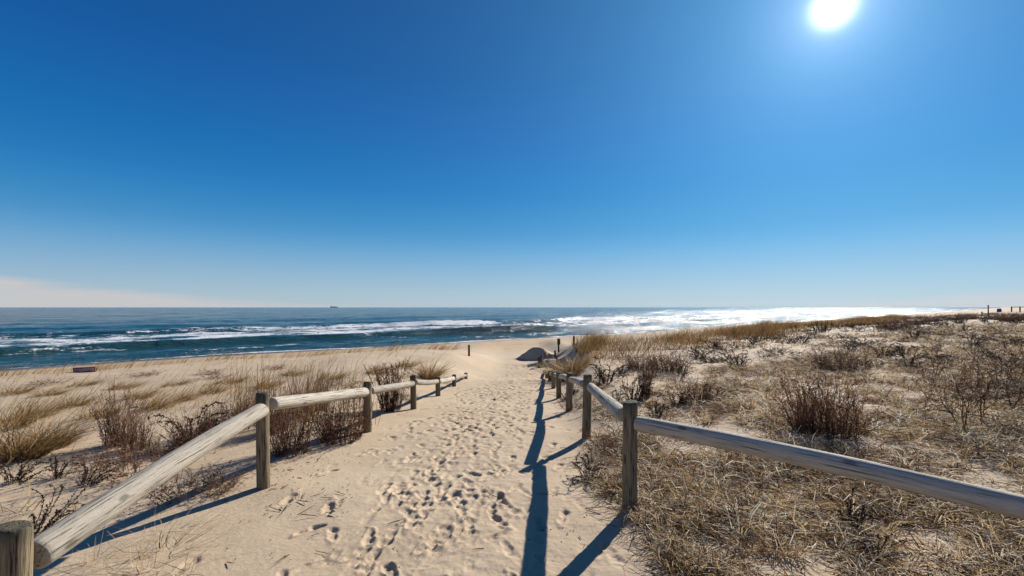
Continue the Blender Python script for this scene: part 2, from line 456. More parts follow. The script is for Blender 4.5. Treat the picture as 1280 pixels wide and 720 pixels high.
def mat_sea():
    n = NT('sea_water')
    pos = n.attr('shorepos').outputs['Vector']
    foam = n.attr('foam').outputs['Fac']; sh = n.attr('shallow_facelight').outputs['Fac']
    st = n.mapping(pos, (0.45, 1.0, 1.0))
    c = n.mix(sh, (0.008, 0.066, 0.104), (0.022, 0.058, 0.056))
    streak = n.noise(n.mapping(pos, (0.01, 0.06, 1)), 1.0, 4)
    c = n.mix(n.math('MULTIPLY', n.smooth(streak, 0.4, 0.7), 0.5), c, (0.014, 0.072, 0.105))
    h = n.math('ADD', n.math('MULTIPLY', n.noise(st, 0.35, 6, 0.62), 1.0), n.math('MULTIPLY', n.noise(st, 1.9, 5, 0.6), 0.32))
    nb = n.bump(h, 1.2, 1.0)
    patch = n.noise(n.mapping(pos, (0.035, 0.16, 1)), 1.0, 5, 0.6)
    rg = n.math('MULTIPLY_ADD', n.smooth(patch, 0.38, 0.62), 0.13, 0.045)
    water = n.principled(c, rg, 0.12, nb, IOR=1.333)
    f1 = n.noise(n.mapping(pos, (0.55, 1.5, 1)), 0.9, 7, 0.68)
    f2 = n.noise(n.mapping(pos, (0.8, 1.6, 1)), 3.6, 4, 0.6)
    fs = n.math('ADD', n.math('ADD', foam, n.math('MULTIPLY', n.math('SUBTRACT', f1, 0.5), 1.7)), n.math('MULTIPLY', n.math('SUBTRACT', f2, 0.5), 0.85))
    fm = n.smooth(fs, 0.36, 0.56)
    fm = n.math('MULTIPLY', fm, n.smooth(foam, 0.03, 0.14))
    fb = n.bump(n.math('ADD', f1, n.math('MULTIPLY', f2, 0.5)), 0.35, 1.0)
    white = n.principled((0.74, 0.76, 0.77), 0.75, 0.3, fb)
    mx = n.n('ShaderNodeMixShader'); n.l(fm, mx.inputs[0]); n.l(water, mx.inputs[1]); n.l(white, mx.inputs[2])
    return n.done(mx.outputs[0])

tag(obj('ground', make_ground()), kind='structure')
tag(obj('sea', make_sea()), kind='structure')

# ------------------------------------------------------------------ wood
def mat_wood(name, light, dark, axis, moss=0.0):
    n = NT(name)
    tcn = n.n('ShaderNodeTexCoord').outputs['Object']
    oi = n.n('ShaderNodeObjectInfo')
    off = n.n('ShaderNodeVectorMath', operation='ADD'); n.l(tcn, off.inputs[0])
    cmb = n.n('ShaderNodeCombineXYZ'); n.l(n.math('MULTIPLY', oi.outputs['Random'], 37.0), cmb.inputs[axis]); n.l(cmb.outputs[0], off.inputs[1])
    sc = [85.0, 85.0, 85.0]; sc[axis] = 2.8 if axis == 0 else 4.0
    g1 = n.noise(n.mapping(off.outputs[0], tuple(sc)), 1.0, 6, 0.65)
    sc2 = [9.0, 9.0, 9.0]; sc2[axis] = 3.0
    g2 = n.noise(n.mapping(off.outputs[0], tuple(sc2)), 1.0, 4, 0.6)
    kn = n.n('ShaderNodeTexVoronoi'); sc3 = [9.0, 9.0, 9.0]; sc3[axis] = 3.6
    kn.inputs['Scale'].default_value = 1.0; n.l(n.mapping(off.outputs[0], tuple(sc3)), kn.inputs['Vector'])
    knot = n.math('SUBTRACT', 1.0, n.smooth(kn.outputs['Distance'], 0.09, 0.20))
    c = n.mix(n.smooth(g1, 0.34, 0.62), dark, light)
    c = n.mix(n.math('MULTIPLY', n.smooth(g2, 0.48, 0.72), 0.6), c, tuple(v * 0.62 for v in light))
    c = n.mix(n.math('MULTIPLY', knot, 0.75), c, tuple(v * 0.35 for v in dark))
    crack = n.math('SUBTRACT', 1.0, n.smooth(g1, 0.30, 0.42))
    c = n.mix(n.math('MULTIPLY', crack, 0.36 if axis == 0 else 0.6), c, (0.05, 0.04, 0.03))
    if moss:
        topz = n.attr('top').outputs['Fac']
        m = n.math('MULTIPLY', n.smooth(n.math('ADD', topz, n.math('MULTIPLY', n.math('SUBTRACT', g2, 0.5), 0.35)), 0.80, 1.0), moss)
        c = n.mix(m, c, (0.060, 0.062, 0.045))
    tint = n.math('MULTIPLY_ADD', oi.outputs['Random'], 0.35, 0.82)
    hs = n.n('ShaderNodeHueSaturation'); n.l(c, hs.inputs['Color']); n.l(tint, hs.inputs['Value'])
    h = n.math('SUBTRACT', n.math('MULTIPLY', g1, 1.0), n.math('MULTIPLY', crack, 0.8))
    return n.done(n.principled(hs.outputs[0], 0.85, 0.2, n.bump(h, 0.014, 1.0)))
M_POST = mat_wood('weathered_post_wood', (0.285, 0.225, 0.140), (0.120, 0.092, 0.058), 2, 0.8)
M_RAIL = mat_wood('bleached_rail_wood', (0.50, 0.45, 0.37), (0.36, 0.315, 0.25), 0)
M_OLD = mat_wood('dark_old_wood', (0.10, 0.078, 0.055), (0.045, 0.035, 0.026), 2)

def post_mesh(seed, height, r=0.0635, below=0.35, domed=False):
    g = np.random.default_rng(seed)
    ns = 18
    zs = [-below, -0.1, 0.0, height * .2, height * .4, height * .6, height * .8, height - 0.03, height - 0.008, height]
    rr = [1.03, 1.03, 1.03, 1.015, 1.0, .99, .985, .98, .955, .88]
    th = np.linspace(0, 2 * math.pi, ns, endpoint=False)
    lob = 1 + 0.025 * np.cos(2 * th + g.random() * 6) + 0.02 * np.cos(3 * th + g.random() * 6) + 0.012 * g.normal(size=ns)
    v = []; tp = []
    lean = g.normal(size=2) * 0.012
    slant = g.normal(size=2) * 0.05
    for i, (z, k) in enumerate(zip(zs, rr)):
        w = lob * (1 + 0.008 * g.normal(size=ns))
        dz = (slant[0] * np.cos(th) + slant[1] * np.sin(th)) * r if i >= 7 else 0 * th
        v.append(np.stack([r * k * w * np.cos(th) + lean[0] * z, r * k * w * np.sin(th) + lean[1] * z, z + dz], -1)); tp += [max(0, z / height)] * ns
    v = np.concatenate(v); n0 = len(v)
    inner = v[-ns:] * np.array([0.55, 0.55, 1.0]) + np.array([0, 0, -0.002]) + g.normal(size=(ns, 3)) * 0.002
    v = np.concatenate([v, inner, [[lean[0] * height, lean[1] * height, height - 0.004]]]); tp += [1.2] * (ns + 1)
    fs = []
    rows = len(zs) + 1
    for i in range(rows - 1):
        a = i * ns + np.arange(ns); b = i * ns + (np.arange(ns) + 1) % ns
        fs.append(np.stack([a, b, b + ns, a + ns], 1))
    c = len(v) - 1; a = (rows - 1) * ns + np.arange(ns); b = (rows - 1) * ns + (np.arange(ns) + 1) % ns
    return build_mesh('post', v, [np.concatenate(fs), np.stack([a, b, np.full(ns, c)], 1)], True, [M_POST], {'top': np.array(tp)})

def rail_mesh(seed, L, r0, r1):
    g = np.random.default_rng(seed)
    ns, nr = 18, 26
    ts = np.concatenate([[0, 0.004, 0.012, 0.03], np.linspace(0.06, 0.94, nr - 8), [0.97, 0.988, 0.996, 1]])
    end = np.interp(ts, [0, .004, .012, .03, .06, .94, .97, .988, .996, 1], [.84, .93, .98, 1, 1, 1, 1, .97, .90, .62])
    th = np.linspace(0, 2 * math.pi, ns, endpoint=False)
    ph = g.random(4) * 6
    lob = 1 + 0.03 * np.cos(2 * th + ph[0]) + 0.02 * np.cos(3 * th + ph[1])
    bend = g.normal(size=2) * 0.014
    v = []
    for t, e in zip(ts, end):
        r = (r0 + (r1 - r0) * t) * e * (1 + 0.025 * math.sin(7 * t + ph[2]) + 0.012 * math.sin(23 * t + ph[3]))
        w = lob * (1 + 0.010 * g.normal(size=ns))
        s = math.sin(math.pi * t)
        v.append(np.stack([np.full(ns, t * L), r * w * np.cos(th) + bend[0] * s, r * w * np.sin(th) + bend[1] * s], -1))
    v = np.concatenate(v); rows = len(ts)
    v = np.concatenate([v, [[0.002, 0, 0]], [[L + 0.001, 0, 0]]])
    fs = []
    for i in range(rows - 1):
        a = i * ns + np.arange(ns); b = i * ns + (np.arange(ns) + 1) % ns
        fs.append(np.stack([a, b, b + ns, a + ns], 1))
    a = np.arange(ns); b = (a + 1) % ns; c0 = len(v) - 2
    t0 = np.stack([b, a, np.full(ns, c0)], 1); o = (rows - 1) * ns
    t1 = np.stack([a + o, b + o, np.full(ns, c0 + 1)], 1)
    return build_mesh('rail', v, [np.concatenate(fs), np.concatenate([t0, t1])], True, [M_RAIL])

def px3(px, py, D): return Vector(((px - CX) / F * D, D, CAMZ - (py - HY) / F * D))
def make_fence(label, posts, rails, seed):
    """posts: (x, y, z of the top, radius); rails: (start point, end point, r0, r1)"""
    x, y, t, r = posts[0]
    root = empty('rail_fence', (x, y, gz(x, y)))
    tag(root, label, 'fence', 'timber rail fences along the beach path')
    base = root.location.copy()
    for k, (x, y, t, r) in enumerate(posts):
        g = gz(x, y)
        o = obj('post', post_mesh(seed + k, max(0.08, t - g), r), root, Vector((x, y, g)) - base)
        o.rotation_euler = (random.gauss(0, .012), random.gauss(0, .012), random.random() * 6)
    for k, (a, b, r0, r1) in enumerate(rails):
        d = b - a
        o = obj('rail', rail_mesh(seed + 50 + k, d.length, r0, r1), root, a - base)
        o.rotation_euler = d.to_track_quat('X', 'Z').to_euler()
    return root

# depths of the posts follow from even 2.44 m bays
LP = [(13, 657, 2.14), (329.5, 490, 4.60), (459.5, 477, 7.04), (517, 469, 9.48), (547.5, 471, 11.9), (567.5, 468.3, 14.3), (582.3, 466, 16.8)]
posts = []
for i, (px, py, D) in enumerate(LP):
    c = px3(px, py, D); posts.append((c.x, c.y, c.z, 0.067 if i == 0 else 0.0635))
RL = [((42, 696, 2.24), (328, 512, 4.50), .080, .072), ((340, 505, 4.72), (457, 490, 6.96), .064, .068), ((463, 488.5, 7.14), (515.5, 479.5, 9.40), .062, .062),
      ((519, 477.5, 9.58), (546.5, 476.6, 11.82), .06, .058), ((548.5, 477, 12.0), (567, 473, 14.22), .06, .06), ((568.5, 473.3, 14.4), (582, 469.5, 16.7), .06, .055)]
rails = [(px3(*a), px3(*b), r0, r1) for a, b, r0, r1 in RL]
make_fence('sunlit timber rail fence whose far end sinks into a smooth sand drift', posts, rails, 300)

RP = [(787, 502, 3.97), (733, 468, 6.44), (711.3, 466, 8.88), (698.6, 465, 11.3), (692, 464.3, 13.76), (687.3, 463.8, 16.2), (683.3, 463.2, 18.6), (680.3, 462.8, 21.0)]
posts = []
for i, (px, py, D) in enumerate(RP):
    c = px3(px, py, D); posts.append((c.x, c.y, c.z, 0.066 if i == 0 else 0.0635))
posts.insert(0, (2.99, 2.33, CAMZ - 0.93, 0.066))
RR = [((795, 529, 3.93), (1332, 647, 2.42), .064, .066), ((779, 519, 4.07), (738, 483.5, 6.36), .066, .060), ((729, 479.5, 6.52), (713.5, 474.5, 8.80), .060, .058),
      ((709.5, 473, 8.98), (700.3, 470.6, 11.2), .058, .056), ((697.3, 470, 11.4), (693, 468.3, 13.66), .056, .056), ((691, 468, 13.86), (688, 466.8, 16.1), .056, .056),
      ((686.6, 466.5, 16.3), (684, 465.8, 18.5), .056, .056), ((682.8, 465.6, 18.7), (680.8, 465, 20.9), .056, .056)]
rails = [(px3(*a), px3(*b), r0, r1) for a, b, r0, r1 in RR]
make_fence('grey timber rail fence edging the grassy dune, its shadow lying along the path', posts, rails, 400)

# ------------------------------------------------------------------ plants
def mat_blade(name, stops, rough=0.55, trans=0.3, spec=0.3):
    n = NT(name)
    t = n.attr('tint').outputs['Fac']
    c = n.ramp(t, stops)
    p = n.principled(c, rough, spec)
    tr = n.n('ShaderNodeBsdfTranslucent'); n.l(c, tr.inputs['Color'])
    mx = n.n('ShaderNodeMixShader'); mx.inputs[0].default_value = trans
    n.l(p, mx.inputs[1]); n.l(tr.outputs[0], mx.inputs[2])
    return n.done(mx.outputs[0])
M_STRAW = mat_blade('dry_beach_grass', [(0, (0.045, 0.028, 0.018)), (0.13, (0.17, 0.070, 0.032)), (0.27, (0.23, 0.135, 0.055)), (0.5, (0.42, 0.285, 0.125)), (0.75, (0.55, 0.42, 0.225)), (1, (0.74, 0.67, 0.54))], trans=0.42)
M_GOLD = mat_blade('golden_dune_grass', [(0, (0.08, 0.048, 0.022)), (0.35, (0.22, 0.125, 0.044)), (0.7, (0.36, 0.22, 0.082)), (1, (0.50, 0.36, 0.17))], trans=.38)
M_RED = mat_blade('red_brown_dry_leaf', [(0, (0.038, 0.019, 0.013)), (0.4, (0.15, 0.066, 0.038)), (0.75, (0.27, 0.140, 0.080)), (1, (0.45, 0.31, 0.19))], trans=0.32, spec=.15, rough=.7)
M_STEM = mat_blade('dry_plant_stem', [(0, (0.030, 0.018, 0.014)), (0.5, (0.115, 0.064, 0.042)), (1, (0.25, 0.165, 0.100))], trans=0.0, spec=0.06, rough=.8)
M_DARK = mat_blade('dark_dead_leaf', [(0, (0.018, 0.011, 0.010)), (0.6, (0.052, 0.030, 0.024)), (1, (0.12, 0.078, 0.052))], trans=0.1, spec=.08, rough=.8)

def blades(base, d0, length, width, bend, g, segs=3, sag=None):
    """curved strips. base (n,3); d0 (n,3) start direction; bend (n,3) added to the direction along the blade"""
    n = len(base)
    side = np.cross(d0, g.normal(size=(n, 3))); side /= np.linalg.norm(side, axis=1, keepdims=True) + 1e-9
    pts = [base]; d = d0.copy(); P = base
    for k in range(segs):
        P = P + d * (length / segs)[:, None]; pts.append(P)
        d = d + bend / segs; d /= np.linalg.norm(d, axis=1, keepdims=True) + 1e-9
    wid = np.linspace(1, 0.25, segs + 1)
    v = np.empty((n, segs + 1, 2, 3))
    for k in range(segs + 1):
        o = side * (width * wid[k] * 0.5)[:, None]
        v[:, k, 0] = pts[k] - o; v[:, k, 1] = pts[k] + o
    v = v.reshape(-1, 3)
    b = (np.arange(n) * (segs + 1) * 2)[:, None]
    f = []
    for k in range(segs):
        f.append(np.stack([b[:, 0] + 2 * k, b[:, 0] + 2 * k + 1, b[:, 0] + 2 * k + 3, b[:, 0] + 2 * k + 2], 1))
    return v, np.concatenate(f), (segs + 1) * 2

def tubes(paths, radii):
    """paths (n,k,3), radii (n,k): three-sided tapering stems"""
    n, k, _ = paths.shape
    d = np.gradient(paths, axis=1); d /= np.linalg.norm(d, axis=2, keepdims=True) + 1e-9
    ref = np.array([0.37, 0.21, 0.9]); s = np.cross(d, ref); s /= np.linalg.norm(s, axis=2, keepdims=True) + 1e-9
    t = np.cross(d, s)
    v = np.empty((n, k, 3, 3))
    for j in range(3):
        a = j * 2 * math.pi / 3
        v[:, :, j] = paths + radii[:, :, None] * (math.cos(a) * s + math.sin(a) * t)
    b = (np.arange(n) * k * 3)[:, None, None] + (np.arange(k - 1) * 3)[None, :, None]
    f = []
    for j in range(3):
        j2 = (j + 1) % 3
        f.append(np.concatenate([b + j, b + j2, b + 3 + j2, b + 3 + j], 2).reshape(-1, 4))
    return v.reshape(-1, 3), np.concatenate(f), k * 3

def unit(a): return a / (np.linalg.norm(a, axis=-1, keepdims=True) + 1e-9)

def stem_paths(g, n, h, hvar, r_base, spread, wob, K=7, lean=(0, 0), nod=0.0):
    a = g.random(n) * 2 * math.pi; rr = r_base * np.sqrt(g.random(n))
    base = np.stack([rr * np.cos(a), rr * np.sin(a), np.full(n, -0.03)], 1)
    tilt = spread * (0.25 + 0.9 * g.random(n)) * (0.35 + rr / max(r_base, 1e-6))
    d = unit(np.stack([np.cos(a) * tilt + lean[0] + g.normal(size=n) * 0.08, np.sin(a) * tilt + lean[1] + g.normal(size=n) * 0.08, np.ones(n)], 1))
    H = h * (1 - hvar * g.random(n))
    P = [base]; p = base
    w = g.normal(size=(n, 3)) * wob
    nd = np.stack([np.cos(a + g.normal(size=n)), np.sin(a + g.normal(size=n)), -0.6 * np.ones(n)], 1) * nod
    for k in range(1, K):
        w = 0.6 * w + g.normal(size=(n, 3)) * wob
        t = k / (K - 1)
        d = unit(d + w / K * 2 + nd * (t ** 4) * (0.4 + g.random((n, 1))))
        p = p + d * (H / (K - 1))[:, None]; P.append(p)
    return np.stack(P, 1)

def along(paths, g, per, t0=0.15, t1=1.0):
    n, K, _ = paths.shape
    idx = np.repeat(np.arange(n), per); t = t0 + (t1 - t0) * g.random(n * per)
    f = t * (K - 1); i = np.minimum(f.astype(int), K - 2); fr = (f - i)[:, None]
    a = paths[idx, i]; b = paths[idx, i + 1]
    return a * (1 - fr) + b * fr, unit(b - a), t

def clump(seed, kind):
    """returns list of (part name, mesh) for one plant about a metre tall"""
    g = np.random.default_rng(seed); out = []
    def add(name, parts, mat):
        V = []; Fq = []; T = []; o = 0
        for v, f, per, tint in parts:
            V.append(v); Fq.append(f + o); T.append(np.repeat(tint, per)); o += len(v)
        out.append((name, build_mesh(name, np.concatenate(V), [np.concatenate(Fq)], False, [mat], {'tint': np.clip(np.concatenate(T), 0, 1)})))
    def leaf_set(P, per, ln, wd, up, t0=.12, t1=1.0, curl=1.2, tint=(0.5, 0.22), segs=2, hug=0.5):
        pos, dr, t = along(P, g, per, t0, t1); m = len(pos)
        d = unit(g.normal(size=(m, 3)) + dr * hug + np.array([0, 0, up]))
        L = ln * (0.4 + 0.9 * g.random(m)); W = wd * (0.6 + 0.8 * g.random(m))
        v, f, k = blades(pos, d, L, W, g.normal(size=(m, 3)) * curl + np.array([0, 0, -0.5]), g, segs)
        return v, f, k, np.clip(g.normal(tint[0], tint[1], m), 0, 1)
    def stem_set(P, r, tint=(0.5, 0.25)):
        n, K, _ = P.shape
        R = np.linspace(1, 0.35, K)[None, :] * (r * (0.7 + 0.6 * g.random(n)))[:, None]
        v, f, k = tubes(P, R); return v, f, k, np.clip(g.normal(tint[0], tint[1], n), 0, 1)
    if kind == 'bunch':          # upright many-stemmed reddish bunch with dry ragged leaves
        P = stem_paths(g, 95, 1.0, 0.6, 0.27, 0.24, 0.24, 7)
        T = stem_paths(g, 16, 1.32, 0.25, 0.22, 0.20, 0.10, 7, lean=(.05, 0))
        add('stems', [stem_set(P, 0.0042, (.5, .25)), stem_set(T, 0.0032, (.85, .15))], M_STEM)
        add('leaves', [leaf_set(P, 15, 0.12, 0.0085, 0.7, .05, .95), leaf_set(T, 5, 0.08, 0.006, 0.9, .5, 1.0, tint=(.8, .2))], M_RED)
    elif kind == 'dense':        # broad dark bunch
        P = stem_paths(g, 150, 0.95, 0.65, 0.38, 0.36, 0.30, 7)
        T = stem_paths(g, 14, 1.2, 0.3, 0.25, 0.3, 0.12, 7)
        add('stems', [stem_set(P, 0.0045, (.35, .22)), stem_set(T, 0.0035, (.6, .2))], M_STEM)
        add('leaves', [leaf_set(P, 15, 0.12, 0.010, 0.5, .08, 1.0, tint=(.38, .22))], M_RED)
    elif kind == 'column':       # narrow upright bunch
        P = stem_paths(g, 70, 1.0, 0.35, 0.12, 0.10, 0.09, 7)
        add('stems', [stem_set(P, 0.0045, (.35, .2))], M_STEM)
        add('leaves', [leaf_set(P, 18, 0.10, 0.009, 0.8, .05, 1.0, tint=(.35, .2))], M_RED)
    elif kind == 'stalks':       # dead leafy stalks with curled leaves and nodding tips
        P = stem_paths(g, 11, 1.0, 0.45, 0.10, 0.42, 0.22, 9, nod=0.9)
        S = stem_paths(g, 14, 0.5, 0.5, 0.16, 0.75, 0.3, 7)
        add('stems', [stem_set(P, 0.0075, (.25, .2)), stem_set(S, 0.004, (.3, .2))], M_STEM)
        add('leaves', [leaf_set(P, 75, 0.055, 0.018, -0.2, .12, 1.0, 2.2, (.4, .25)), leaf_set(S, 28, 0.05, 0.014, 0.0, .05, 1.0, 2.0, (.35, .25))], M_DARK)
    elif kind == 'twigs':        # low tangled twiggy bush with curled leaves
        P = stem_paths(g, 34, 0.9, 0.6, 0.30, 0.85, 0.42, 8)
        pos, dr, t = along(P, g, 4, .25, .95); m = len(pos)
        d = unit(dr * .7 + g.normal(size=(m, 3)) * .6 + [0, 0, .3]); L = .28 * (0.4 + g.random(m))
        Q = np.stack([pos + d * L[:, None] * s + g.normal(size=(m, 3)) * 0.012 * s for s in (0, .35, .7, 1.0)], 1)
        add('stems', [stem_set(P, 0.0042, (.5, .25)), stem_set(Q, 0.0025, (.55, .25))], M_STEM)
        add('leaves', [leaf_set(Q, 9, 0.055, 0.011, 0.1, .1, 1.0, 2.0, (.55, .25)), leaf_set(P, 12, 0.07, 0.010, 0.2, .1, 1.0, 1.8, (.5, .25))], M_RED)
    elif kind == 'bare':         # dead branching shrub on one or two woody stems
        P = stem_paths(g, 3, 0.55, 0.3, 0.03, 0.35, 0.25, 7)
        lv = [P]; n_per = (6, 5, 4); ln = (.55, .34, .17); rad = (.0065, .0042, .0028); sets = [stem_set(P, 0.010, (.35, .15))]
        for n_, l_, r_ in zip(n_per, ln, rad):
            pos, dr, t = along(lv[-1], g, n_, .35, 1.0); m = len(pos)
            d = unit(dr * .8 + g.normal(size=(m, 3)) * .62 + [0, 0, .18]); L = l_ * (0.45 + .8 * g.random(m))
            pts = [pos]; p = pos
            for s in range(4):
                d = unit(d + g.normal(size=(m, 3)) * .22); p = p + d * (L / 4)[:, None]; pts.append(p)
            lv.append(np.stack(pts, 1)); sets.append(stem_set(lv[-1], r_ * .85, (.55, .22)))
        add('branches', sets, M_STEM)
        add('leaves', [leaf_set(lv[2], 2, 0.045, 0.010, -.1, .2, 1, 2, (.45, .25)), leaf_set(lv[3], 1, 0.035, 0.008, 0, .2, 1, 2, (.5, .25))], M_RED)
    elif kind == 'heather':      # low dark heathery mat with a few sticks up
        P = stem_paths(g, 26, 0.8, 0.7, 0.28, 0.9, 0.35, 6)
        add('stems', [stem_set(P, 0.008, (.12, .12))], M_STEM)
        add('leaves', [leaf_set(P, 22, 0.08, 0.018, .1, .05, 1, 1.5, (.3, .25))], M_DARK)
    elif kind == 'sticks':       # a row of bare upright black stems
        P = stem_paths(g, 9, 1.0, 0.35, 0.26, 0.30, 0.10, 6)
        add('stems', [stem_set(P, 0.022, (.05, .05))], M_STEM)
        add('leaves', [leaf_set(P, 16, 0.14, 0.03, .6, .05, 1, .8, (.2, .2))], M_DARK)
    elif kind in ('tussock', 'wisp', 'leantuft'):
        n = {'tussock': 420, 'wisp': 26, 'leantuft': 230}[kind]
        rb = {'tussock': .26, 'wisp': .09, 'leantuft': .30}[kind]
        a = g.random(n) * 6.283; rr = rb * np.sqrt(g.random(n))
        base = np.stack([rr * np.cos(a), rr * np.sin(a), np.full(n, -.02)], 1)
        sp = {'tussock': .55, 'wisp': .45, 'leantuft': .35}[kind]
        lean = {'tussock': (.12, .05), 'wisp': (.1, 0), 'leantuft': (.42, .05)}[kind]
        d = unit(np.stack([np.cos(a) * sp * g.random(n) + lean[0] + g.normal(size=n) * .26, np.sin(a) * sp * g.random(n) + lean[1] + g.normal(size=n) * .26, np.ones(n)], 1))
        L = 1.0 * (0.35 + 0.65 * g.random(n)); W = {'tussock': .013, 'wisp': .006, 'leantuft': .011}[kind] * (0.6 + .8 * g.random(n))
        bend = unit(np.stack([np.cos(a), np.sin(a), -np.ones(n) * .8], 1)) * (0.3 + 0.9 * g.random(n))[:, None] + np.array([.12, 0, 0]) + g.normal(size=(n, 3)) * .45
        v, f, k = blades(base, d, L, W, bend, g, 4)
        add('grass_blades', [(v, f, k, np.clip(g.normal(.5, .34, n), 0, 1))], M_STRAW if kind == 'wisp' else M_GOLD)
    return out

PROTO = {}
def proto(kind, var):
    key = (kind, var)
    if key not in PROTO: PROTO[key] = clump(1000 + hash_kind(kind) * 10 + var, kind)
    return PROTO[key]
KINDS = ['bunch', 'dense', 'column', 'stalks', 'twigs', 'bare', 'heather', 'sticks', 'tussock', 'wisp', 'leantuft']
def hash_kind(k): return KINDS.index(k)
CATS = {'tussock': ('grass_tussock', 'grass tussock'), 'wisp': ('grass_tuft', 'grass tuft'), 'leantuft': ('grass_tussock', 'grass tussock'),
        'bunch': ('dry_shrub', 'shrub'), 'dense': ('dry_shrub', 'shrub'), 'column': ('dry_shrub', 'shrub'), 'stalks': ('dead_stalk_plant', 'dead plant'),
        'twigs': ('twiggy_bush', 'bush'), 'bare': ('bare_branch_shrub', 'shrub'), 'heather': ('heather_clump', 'low shrub'), 'sticks': ('dead_stalk_plant', 'dead plant')}
def plant(kind, x, y, h, w, label, group=None, var=0, rz=None, lean=(0, 0)):
    nm, cat = CATS[kind]
    root = empty(nm, (x, y, gz(x, y) - 0.01), random.random() * 6.28 if rz is None else rz)
    root.rotation_euler[0] = lean[0]; root.rotation_euler[1] = lean[1]
    root.scale = (w, w, h)
    tag(root, label, cat, group)
    for pn, me in proto(kind, var): obj(pn, me, root)
    return root
def plant_px(kind, px, py, h, w, label, group=None, var=0, **k):
    x, y = from_pixel(px, py); return plant(kind, x, y, h, w, label, group, var, **k)

# beside and behind the left fence
plant_px('bunch', 360, 567, .95, .85, 'tall red-brown bunch of dry stems right behind the second post of the sunlit fence', var=0, rz=1.0)
plant_px('bunch', 343, 540, .85, .7, 'red-brown bunch with thin pale stems rising high above the sunlit rail', var=1, rz=2.0)
plant_px('dense', 425, 551, .8, .7, 'bushy red-brown clump growing through the second rail of the sunlit fence', var=0, rz=4.0)
plant_px('column', 488, 513, 1.08, 1.5, 'red-brown bunch between the third and fourth posts of the sunlit fence', var=2, rz=.4)
plant_px('tussock', 536, 474, .85, 1.1, 'golden grass tussock at the foot of the smooth sand drift', var=0, rz=0)
plant_px('twigs', 556, 478, .35, .5, 'tiny reddish bush beside the nearly buried fence rail', var=1)
plant_px('stalks', 240, 556, .84, .9, 'dead plant with curled dark tips behind the longest sunlit rail', var=0, rz=.3)
plant_px('bunch', 236, 562, .62, .7, 'rust-brown low bunch at the foot of the curled dead stalks', var=1, rz=5)
plant_px('bunch', 148, 556, .9, .65, 'upright sparse brown bunch among the golden grass behind the long rail', var=2, rz=3)
plant_px('twigs', 172, 592, .60, .85, 'wide tangled twiggy bush just behind the longest sunlit rail', var=0, rz=2)
plant_px('twigs', 128, 588, .42, .6, 'small pale twiggy bush beside the wide tangled one', var=1, rz=1)
plant_px('tussock', 22, 572, .60, 1.0, 'large golden tussock with a dark base casting a long shadow', var=1, rz=.2)
plant_px('tussock', 60, 560, .45, .8, 'smaller golden tussock leaning on the large one', var=0, rz=1.2)
plant_px('wisp', 24, 640, .40, 1.3, 'thin dark grass tuft behind the mossy end post', var=1)
plant_px('stalks', 46, 668, .55, .40, 'single leaning dead stalk with crumpled leaves next to the mossy end post', var=1, rz=0.1, lean=(-.25, .5))
plant_px('stalks', 20, 602, .45, .55, 'sprawling dead stalks lying low in front of the large golden tussock', var=2, rz=.5, lean=(0, .5))
plant_px('twigs', 232, 622, .42, .62, 'bare dark twiggy bush under the longest sunlit rail', var=2, rz=.8)
plant_px('stalks', 292, 540, .45, .6, 'short dark stalk plant near the second post of the sunlit fence', var=1, rz=2)
plant_px('dense', 308, 527, .55, .6, 'small red-brown bush in the gap left of the second fence post', var=1, rz=2)
plant_px('stalks', 449, 497, .55, .7, 'dark curled stalk plant poking up behind the third fence post', var=2, rz=1.6)
plant_px('bunch', 378, 520, .75, .6, 'loose brown bunch of tall stems beyond the second rail', var=0, rz=3.9)
for k, (px, py, h, w) in enumerate([(116, 703, .28, .9), (208, 690, .22, 1.3), (226, 716, .30, .8), (178, 716, .24, 1.2), (276, 618, .26, .7), (292, 612, .2, .6), (205, 668, .12, 1.2), (96, 640, .2, .7), (515, 500, .3, 1.2), (560, 600, .0, 0)]):
    if h: plant_px('wisp', px, py, h, w, 'small wisp of pale dry grass on the bare sand by the sunlit fence', 'grass wisps by the sunlit fence', var=k % 3)
for k, (px, py, h, w) in enumerate([(120, 522, .42, .8), (195, 510, .42, .8), (90, 508, .4, .7), (40, 522, .5, .9), (170, 498, .35, .8), (265, 490, .4, .8), (10, 535, .55, .9), (230, 500, .3, .6)]):
    plant_px('leantuft', px, py, h, w, 'wind-leaned golden grass tussock on the sand between the sunlit fence and the dune crest', 'leaning tussocks behind the sunlit fence', var=k % 2, rz=random.uniform(-.4, .4))

plant_px('bunch', 170, 562, .62, .5, 'brown bunch rising out of the wide tangled bush behind the long rail', var=0, rz=5.1)
plant_px('bunch', 266, 545, .6, .5, 'brown bunch beside the curled dead stalks behind the long rail', var=0, rz=2.7)
plant_px('twigs', 200, 568, .4, .45, 'tangled bush between two brown bunches behind the long rail', var=2, rz=.2)
plant_px('stalks', 108, 606, .42, .45, 'pair of thin dead stalks leaning right on the open sand behind the long rail', var=0, rz=.2, lean=(-.2, .45))
plant_px('stalks', 70, 598, .34, .45, 'low dark stalk plant on the open sand near the large golden tussock', var=1, rz=1.2)
plant_px('twigs', 268, 612, .30, .5, 'small bare bush in the shadow of the longest sunlit rail', var=0, rz=2.2)
plant_px('bunch', 402, 512, .75, .5, 'thin tall bunch behind the middle of the second sunlit rail', var=2, rz=3.9)
plant_px('twigs', 505, 500, .30, .6, 'low wiry bush at the foot of the fourth sunlit post', var=1, rz=3)

